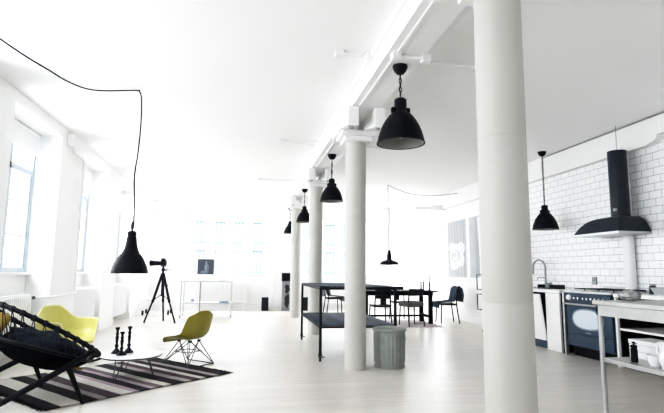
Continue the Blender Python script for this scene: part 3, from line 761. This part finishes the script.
# posters on the right wall
def poster(label, y0, y1, kind):
    t = thing('poster', label, 'poster', (XR-.012, y0, 1.06), 0, 'grey prints on the right wall')
    w_ = y1-y0; h = 1.44
    B().box(0, .01, 0, w_, 0, h).build('sheet', 'print_grey' if kind == 0 else 'print_grey', t, smooth=0)
    p = B(); q = B(); g_ = B()
    if kind == 0:
        for k in range(6):
            y = w_*(.05+.16*k); p.prism([(-.001, y, .02), (-.001, y+.06, .02), (-.001, y+.10, h*.98), (-.001, y+.05, h*.98)], (-.001, 0, 0))
        # pale blossom
        q.prism([(-.003, w_*.5+.40*math.cos(2*PI*j/28), .54+.31*math.sin(2*PI*j/28)) for j in range(28)], (-.001, 0, 0))
        for (dy, dz, ry, rz_) in [(-.28, .18, .22, .16), (.25, .22, .20, .13), (.12, -.24, .26, .12), (-.30, -.10, .16, .18)]:
            q.prism([(-.0045-.001*abs(dy), w_*.5+dy+ry*math.cos(2*PI*j/18), .54+dz+rz_*math.sin(2*PI*j/18)) for j in range(18)], (-.0003, 0, 0))
        for (r0, a0, a1, dy, dz) in [(.10, .3, 2.9, .05, -.02), (.17, 1.2, 4.2, .02, 0), (.06, 3.2, 6.0, .08, .03), (.24, 4.4, 5.9, 0, .04), (.20, -.5, .8, .0, .0)]:
            g_.tube([(-.010, w_*.5+dy+r0*1.2*math.cos(a0+(a1-a0)*k/10), .54+dz+r0*.8*math.sin(a0+(a1-a0)*k/10)) for k in range(11)], [.003+.010*math.sin(PI*k/10) for k in range(11)], 4)
    else:
        p.prism([(-.001, .05, .02), (-.001, .30, .02), (-.001, .26, .75), (-.001, .05, .7)], (-.001, 0, 0))
        p.prism([(-.001, .42, .02), (-.001, .6, .02), (-.001, .62, h*.98), (-.001, .45, h*.98)], (-.001, 0, 0))
        q.prism([(-.003, .3, .5), (-.003, .42, .5), (-.003, .5, h*.98), (-.003, .22, h*.98)], (-.001, 0, 0))
    if kind == 0: g_.build('petal_lines', 'print_grey', t, smooth=0)
    else: g_.bm.free()
    p.build('dark_streaks', 'print_dark', t, smooth=0); q.build('pale_shape', 'print_light', t, smooth=0)
poster('large grey print with a pale blossom on the right wall', 11.42, 12.50, 0)
poster('large grey print with vertical streaks, partly hidden by the thick column', 10.28, 11.20, 1)

# fridge
t = thing('fridge', 'tall white fridge freezer with two long handles beside the thick column', 'fridge', (4.74, 8.75, 0))
B().box(.03, .64, 0, .66, .05, 1.95).box(.06, .60, .03, .63, 0, .05).build('cabinet', 'whitegloss', t, smooth=0, bevel=.006)
for (z0, z1, hz0, hz1) in [(.06, .80, .45, .75), (.81, 1.94, .84, 1.13)]:
    d = B().box(0, .028, .005, .655, z0, z1).build('door', 'whitegloss', t, smooth=0, bevel=.006)
    hb = B(); yy = .56
    hb.tube([(0, yy, hz0), (-.125, yy, hz0), (-.125, yy, hz1), (0, yy, hz1)], .013, 8).build('handle', 'navy', d)
B().box(.0, .05, .60, .64, 0, .05).build('foot', 'rubber', t, smooth=0)

# ------------------------------------------------------------------ kitchen run
XK = 4.72; XB = XR-.005
t = thing('sink_unit', 'white sink base unit with a dark plinth beside the kitchen range', 'cabinet', (0, 0, 0))
B().box(XK+.03, XB, 7.20, 8.70, .12, .86).build('carcass', 'darkin', t, smooth=0)
B().box(XK+.02, XK+.05, 7.19, 8.70, 0, .115).build('plinth', 'navy', t, smooth=0)
B().box(XK-.02, XK+.01, 7.83, 8.70, .13, .85).build('door', 'whitegloss', t, smooth=0, bevel=.003)
d = B().box(-.03, 0, 7.20, 7.81, 0, .72).build('tilted_door', 'whitegloss', t, smooth=0, bevel=.003); d.location = (XK+.01, 0, .13); d.rotation_euler = (0, R(-8), 0)
t = thing('filler_panel', 'plain white floor-length panel left of the kitchen range', 'panel', (0, 0, 0))
B().box(XK-.012, XK+.02, 6.84, 7.185, 0, .865).build('panel_front', 'whitegloss', t, smooth=0, bevel=.003)
B().box(XK+.02, XB, 6.82, 6.84, 0, .865).build('panel_side', 'darkin', t, smooth=0)
tag(B().box(XK-.03, XB, 6.80, 8.72, .87, .915).build('worktop', 'counter', smooth=0, bevel=.004), 'white worktop holding the sink, left of the range', 'worktop')
tag(B().box(XK-.03, XB, 2.6, 5.70, .87, .915).build('worktop', 'counter', smooth=0, bevel=.004), 'white worktop right of the range, behind the steel table', 'worktop')

# range cooker
t = thing('range_cooker', 'dark blue range cooker with oval oven window and steel rail', 'cooker', (XK-.02, 5.74, 0))
W = .95
B().box(.03, .66, .0, W, .14, .89).box(.10, .62, .04, W-.04, 0, .14).build('body', 'navy', t, smooth=0, bevel=.004)
B().box(.09, .10, .02, W-.02, 0, .14).build('kick_recess', 'darkin', t, smooth=0)
B().box(-.005, .03, .015, W-.015, .765, .885).build('control_panel', 'navy', t, smooth=0, bevel=.005)
d = B().box(0, .03, .015, W-.03, .325, .745).build('oven_door', 'navy', t, smooth=0, bevel=.006)
def oval(b, cx, cy, cz, ry, rz_, x0, x1, n=40):
    b.prism([(x0, cy+ry*math.copysign(abs(math.cos(2*PI*k/n))**.85, math.cos(2*PI*k/n)), cz+rz_*math.copysign(abs(math.sin(2*PI*k/n))**.85, math.sin(2*PI*k/n))) for k in range(n)], (x1-x0, 0, 0))
b = B(); oval(b, 0, W/2, .535, .32, .145, -.008, .0); b.build('window_surround', 'blueenamel', d, smooth=0)
b = B(); oval(b, 0, W/2, .535, .29, .125, -.012, -.008); b.build('oven_window', 'ovenglass', d, smooth=0)
B().tube([(-.045, .03, .735), (-.045, W-.04, .735)], .012, 10).tube([(0, .06, .735), (-.045, .06, .735)], .009, 8).tube([(0, W-.08, .735), (-.045, W-.08, .735)], .009, 8).build('door_rail', 'steel', d)
B().box(0, .03, .015, W-.03, .165, .315).build('drawer', 'navy', t, smooth=0, bevel=.006)
B().box(-.004, .0, W/2-.05, W/2+.05, .352, .360).build('badge', 'steel', d, smooth=0)
rotx = Matrix.Rotation(-PI/2, 3, 'Y')
def knob(y, z, r, m, name):
    b = B(); b.tube([(-.005, y, z), (-.02, y, z), (-.035, y, z)], [r, r, r*.8], 16); return b.build(name, m, t)
knob(W-.11, .825, .042, 'ceramic', 'clock_dial')
for k in range(8): knob(W-.25-.078*k - (.03 if k > 1 else 0), .82, .021, 'chrome', 'knob')
B().box(-.02, .67, -.005, W+.0, .89, .925).build('cooktop', 'steel', t, smooth=0, bevel=.004)
g = B()
for k in range(3):
    y0 = .08+.28*k
    for q in range(4): g.tube([(.1, y0+.07*q, .95), (.58, y0+.07*q, .95)], .007, 6)
    for xx in (.1, .34, .58): g.tube([(xx, y0, .95), (xx, y0+.21, .95)], .007, 6).tube([(xx, y0, .95), (xx, y0, .925)], .006, 6)
g.build('pan_grate', 'blackmetal', t)
B().box(.65, .67, 0, W, .925, .985).build('splash_lip', 'steel', t, smooth=0)
B().box(-.02, .03, W, W+.035, .0, .90).build('steel_post', 'steel', t, smooth=0, bevel=.004)
# open base unit right of the range
t = thing('open_base_unit', 'black open kitchen base unit with one white shelf right of the range', 'cabinet', (0, 0, 0))
B().box(XK-.005, XB, 5.685, 5.715, 0, .865).build('side_panel', 'whitegloss', t, smooth=0)
B().box(XB-.02, XB, 2.62, 5.685, .08, .865).box(XK+.05, XB, 2.62, 5.685, .06, .09).box(XK+.05, XK+.07, 2.62, 5.685, 0, .06).box(XK, XB, 2.60, 2.62, 0, .865).box(XK+.03, XB-.02, 5.66, 5.684, .09, .865).build('carcass', 'darkin', t, smooth=0)
B().box(XK+.01, XB-.02, 2.62, 5.66, .46, .485).build('shelf', 'whitegloss', t, smooth=0)
for (x, y, z, r_, h, l) in [(5.0, 5.0, .486, .11, .12, 'dark lidded pan on the white shelf of the open base unit'), (5.0, 4.62, .486, .10, .10, 'second dark pan on the white shelf, farther from the range')]:
    t = thing('pan', l, 'pan', (x, y, z))
    B().lathe([(0, 0), (r_, 0), (r_, h), (r_*1.03, h+.005), (r_*.6, h+.03), (0, h+.035)], n=28).build('pan_body', 'navydark', t)
    B().lathe([(.012, h+.034), (.02, h+.05), (0, h+.058)], n=12).build('lid_knob', 'steel', t)

# faucet, sink things
t = thing('faucet', 'tall gooseneck chrome faucet at the kitchen sink', 'faucet', (5.22, 7.93, .915))
pts = [(0, 0, 0), (0, 0, .36)]
for k in range(1, 13):
    a = PI*k/12; pts.append((-.02*k/12, .17-.17*math.cos(a), .36+.13*math.sin(a)))
pts += [(-.02, .34, .24)]
B().tube(pts, .017, 10).lathe([(.03, 0), (.03, .02), (.018, .05)], n=16).build('spout', 'greymetal', t)
B().tube([(0, 0, .17), (-.02, .12, .18), (-.02, .2, .175), (-.02, .22, .14)], .011, 8).build('lever', 'greymetal', t)
t = thing('sink', 'inset steel sink basin in the white worktop', 'sink', (5.02, 8.05, .915))
B().box(-.24, -.22, -.3, .3, 0, .008).box(.16, .18, -.3, .3, 0, .008).box(-.22, .16, -.3, -.28, 0, .008).box(-.22, .16, .28, .3, 0, .008).build('rim', 'steel', t, smooth=0)
B().box(-.22, .16, -.28, .28, .0005, .003).build('basin', 'navydark', t, smooth=0)
t = thing('dish_rack', 'dark dish tray with washing-up things beside the sink', 'dish rack', (5.06, 7.55, .915))
B().box(-.14, .14, -.17, .17, 0, .02).box(-.14, .14, -.17, -.15, .02, .07).box(-.14, .14, .15, .17, .02, .07).build('tray', 'navydark', t, smooth=0, bevel=.004)
B().lathe([(0, .02), (.05, .02), (.06, .10), (.055, .10), (.045, .03)], (0, .07, 0), 18).build('cup', 'greymetal', t)
t = thing('wall_socket', 'small grey wall socket on the tiles behind the range', 'socket', (XR-.02, 6.92, 1.06))
B().box(-.005, .02, -.045, .045, -.06, .06).build('socket_plate', 'greymetal', t, smooth=0, bevel=.004)
B().lathe([(0, 0), (.02, 0), (.02, .006), (0, .006)], (-.005, 0, 0), 12).build('socket_hole', 'rubber', t)
t = thing('steel_bowl', 'steel bowl on the worktop right of the range', 'bowl', (5.0, 5.28, .915))
B().lathe([(0, .0), (.06, .0), (.085, .05), (.105, .085), (.10, .085), (.08, .05), (.055, .01), (0, .01)], n=28).build('bowl_body', 'chrome', t)
B().lathe([(.105, .083), (.109, .087), (.105, .091)], n=28).build('bowl_rim', 'steel', t)
t = thing('jar', 'dark jar beside the steel bowl on the worktop', 'jar', (5.1, 5.50, .915))
B().lathe([(0, 0), (.04, 0), (.042, .09), (.03, .105), (0, .105)], n=20).build('jar_body', 'navydark', t)
B().lathe([(.032, .105), (.032, .13), (0, .13)], n=20).build('lid', 'greymetal', t)

# range hood, pipe behind
t = thing('wall_duct', 'white round duct on the tiled wall behind the range hood', 'duct', (5.32, 6.10, 0))
B().lathe([(.07, .915), (.07, 2.99)], n=28, capa=True, capb=True).build('duct_pipe', 'radiator', t)
B().lathe([(.0725, .93), (.076, .94), (.076, .97), (.0725, .98)], n=28).build('duct_collar', 'radiator', t)
t = thing('range_hood', 'big dark blue range hood with curved canopy and round chimney', 'hood', (0, 0, 0))
X0, X1, Y0, Y1, Z0 = 4.88, XR-.01, 5.76, 6.66, 1.735
tcx, tcy, tr = 5.13, 5.985, .122
def canopy(u, v):
    # u 0 at rim .. 1 at chimney ; v around (rounded square to circle)
    a = 2*PI*v+PI/4
    ca, sa = math.cos(a), math.sin(a); m_ = max(abs(ca), abs(sa))
    cx, cy = (X0+X1)/2, (Y0+Y1)/2
    rx, ry = cx+(X1-X0)/2*ca/m_, cy+(Y1-Y0)/2*sa/m_
    tx, ty = tcx+tr*ca/m_*.9, tcy+tr*sa/m_*.9
    e = u; h = .215*(1-(1-u)**3.0)
    return (rx+(tx-rx)*e, ry+(ty-ry)*e, Z0+h)
B().grid(canopy, 14, 64, True).build('canopy', 'navydark', t, smooth=30)
B().box(X0-.004, X1, Y0-.004, Y1+.004, Z0-.028, Z0).build('steel_rim', 'steel', t, smooth=0)
for ya, yb in ((Y0+.05, (Y0+Y1)/2-.02), ((Y0+Y1)/2+.02, Y1-.05)): B().box(X0+.04, X1-.05, ya, yb, Z0-.036, Z0-.026).build('filter', 'steel', t, smooth=0)
B().lathe([(tr, Z0+.19), (tr, 2.875), (tr-.012, 2.875), (tr-.012, 2.82)], (tcx, tcy, 0), 40).build('chimney', 'navydark', t)
B().box(tcx-tr-.012, tcx-tr+.02, tcy-.06, tcy-.02, 2.02, 2.06).build('switch_box', 'greymetal', t, smooth=0)
B().tube([(tcx, tcy, 2.88), (tcx+.01, tcy, 3.25)], .005, 6).build('hanging_wire', 'greymetal', t)

# ------------------------------------------------------------------ steel work table, front right
t = thing('steel_worktable', 'stainless steel worktable with apron and lower shelf, cut by the frame', 'table', (0, 0, 0))
TX0, TX1, TY0, TY1, TZ = 2.98, 3.68, 1.75, 3.83, .935
B().box(TX0-.02, TX1+.02, TY0-.02, TY1+.02, TZ-.035, TZ).build('table_top', 'steeltop', t, smooth=0, bevel=.004)
B().box(TX0, TX0+.02, TY0, TY1, TZ-.125, TZ-.035).box(TX1-.02, TX1, TY0, TY1, TZ-.125, TZ-.035).box(TX0, TX1, TY0, TY0+.02, TZ-.125, TZ-.035).box(TX0, TX1, TY1-.02, TY1, TZ-.125, TZ-.035).build('apron', 'steeltop', t, smooth=0)
for x in (TX0+.02, TX1-.02):
    for y in (TY0+.02, TY1-.02):
        B().tube([(x, y, .02), (x, y, TZ-.04)], .02, 14).lathe([(0, 0), (.018, 0), (.02, .02)], (x, y, 0), 12).build('leg', 'steel', t)
B().box(TX0+.02, TX1-.02, TY0+.02, TY1-.02, .43, .465).build('lower_shelf', 'steeltop', t, smooth=0, bevel=.003)
zs = .465
def crumple(u, v):
    th = PI*min(max(u, .01), .99); ph = 2*PI*v; d = Vector((math.sin(th)*math.cos(ph), math.sin(th)*math.sin(ph), math.cos(th)))
    r = 1+.28*noise.noise(d*3.1+Vector((5, 2, 1)))+.16*noise.noise(d*8)
    return (d.x*.055*r, d.y*.085*r, max(.045+d.z*.043*r, 0))
o = B().grid(crumple, 22, 30, True).build('foil_bundle', 'foil', smooth=25); o.location = (3.22, 3.72, TZ); o.rotation_euler = (0, 0, .5)
tag(o, 'crumpled silver foil bundle lying on the steel worktable', 'foil')
t = thing('pepper_mill', 'small dark pepper mill on the lower shelf of the steel table', 'pepper mill', (3.10, 3.575, zs))
B().lathe([(0, 0), (.026, 0), (.026, .10), (.022, .105), (.022, .112), (.026, .116), (.026, .128), (.012, .135), (0, .135)], n=22).build('mill_body', 'black', t)
B().lathe([(.006, .135), (.006, .143), (.013, .148), (.013, .156), (0, .16)], n=14).tube([(0, 0, .147), (.0, -.03, .147)], .004, 6).build('crank', 'blackmetal', t)
t = thing('storage_box', 'white lidded storage box on the steel table lower shelf behind the pepper mill', 'box', (3.36, 3.53, zs))
B().box(-.10, .12, -.95, .28, 0, .11).build('box_body', 'whitegloss', t, smooth=0, bevel=.004)
B().box(-.105, .125, -.955, .285, .112, .15).build('lid', 'whitegloss', t, smooth=0, bevel=.006)
B().box(-.103, -.1, -.95, .28, .055, .058).build('seam', 'greymetal', t, smooth=0)
t = thing('ceramic_bowl', 'small white ceramic bowl beside the white pitcher', 'bowl', (3.13, 3.40, zs))
B().lathe([(0, 0), (.035, 0), (.052, .03), (.058, .075), (.054, .075), (.046, .03), (.03, .008), (0, .008)], n=28).build('bowl_body', 'ceramic', t)
B().lathe([(.0555, .073), (.059, .077), (.0555, .081)], n=28).build('bowl_rim', 'ceramic', t)
t = thing('pitcher', 'white ceramic pitcher at the right end of the visible steel shelf', 'pitcher', (3.12, 3.255, zs))
B().lathe([(0, 0), (.05, 0), (.068, .05), (.07, .09), (.055, .14), (.047, .175), (.055, .20), (.051, .20), (.043, .175), (.05, .14), (0, .13)], n=30).build('pitcher_body', 'ceramic', t)
B().tube(smoothpts([(0, .05, .18), (0, .10, .175), (0, .11, .12), (0, .068, .07)]), .009, 8).build('handle', 'ceramic', t)

# ------------------------------------------------------------------ outside: pale facade across the street
struct(B().box(-60, 60, 15.9, 60, -9.2, -9).build('ground', 'street', smooth=0))
t = thing('facade_building', 'pale apartment facade with blue windows seen through the far window', 'building', (0, 38, 0))
B().box(-14, 16, 0, 1, -9, 14).build('facade_wall', 'facade', t, smooth=0)
for c0 in range(-3, 9):
    for r0 in range(-1, 3):
        cx = -3.15+1.40*c0; z0 = 1.15+2.15*r0
        b = B().box(cx-.34, cx-.24, -.06, 0, z0, z0+1.55).box(cx+.24, cx+.34, -.06, 0, z0, z0+1.55).box(cx-.05, cx+.05, -.06, 0, z0, z0+1.55).box(cx-.34, cx+.34, -.06, 0, z0+1.43, z0+1.55).box(cx-.42, cx+.42, -.1, 0, z0-.12, z0+.0)
        b.build('window', 'facadewin', t, smooth=0)

# ------------------------------------------------------------------ light
wd = bpy.data.worlds.new('bright_overcast'); S.world = wd; wd.use_nodes = True
bg = wd.node_tree.nodes['Background']; bg.inputs[0].default_value = (.97, .985, 1, 1); bg.inputs[1].default_value = 3.0
def area(name, loc, rot, sx, sy, power, col=(1, 1, 1)):
    l = bpy.data.lights.new(name, 'AREA'); l.shape = 'RECTANGLE'; l.size = sx; l.size_y = sy; l.energy = power; l.color = col
    o = bpy.data.objects.new(name, l); COL.objects.link(o); o.location = loc; o.rotation_euler = rot; return o
PW = [75, 115, 110, 110, 105, 95]
for i, (a, b) in enumerate(WIN):
    area('window_daylight', (XG-.45, (a+b)/2, 2.05), (0, -PI/2, 0), 2.1, 1.5, PW[i], (1, 1, 1))
for a, b in FW: area('far_daylight', ((a+b)/2, YF+2.2, 4.4), (R(-62), 0, 0), 3.0, 2.2, 380, (1, .99, .96))
for a, b in BW: area('back_fill', ((a+b)/2, YB-.6, 2.0), (R(90), 0, 0), 2.4, 1.9, 24, (1, 1, 1))  # added fill from behind the camera, through the made-up back windows
area('side_daylight', (XR+.7, 14.0, 1.7), (0, PI/2, 0), 2.4, 2.0, 110, (1, .99, .97))

# ------------------------------------------------------------------ camera
cam = bpy.data.cameras.new('camera_lens'); cam.sensor_width = 36; cam.lens = 494.22/664*36; cam.clip_end = 300
co = bpy.data.objects.new('scene_camera', cam); COL.objects.link(co); S.camera = co
Rm = Matrix(((.9841997831, -.0329852277, -.1739619545), (-.1767849128, -.1281646067, -.9758693192), (.0098935062, .9912042213, -.1319708687)))
co.matrix_world = Matrix.Translation((0, 0, 1.15)) @ Rm.to_4x4()
V = S.view_settings
V.view_transform = 'Standard'; V.look = 'None'; V.exposure = .55
V.use_curve_mapping = True
cmap = V.curve_mapping; cmap.white_level = (8, 8, 8); cmap.extend = 'HORIZONTAL'
cv = cmap.curves[3]
TONE = [(0, 0), (.012, .006), (.05, .035), (.15, .125), (.35, .36), (.6, .59), (.9, .73), (1.4, .835), (2.2, .90), (3.6, .955), (8, 1)]
for k, (x, y) in enumerate(TONE):
    if k == 0: cv.points[0].location = (0, 0)
    elif k == len(TONE)-1: cv.points[len(cv.points)-1].location = (1, 1)
    else: cv.points.new(x/8, y)
cmap.update()
S.cycles.use_denoising = True
S.cycles.max_bounces = 10; S.cycles.diffuse_bounces = 6
S.cycles.sample_clamp_indirect = 6
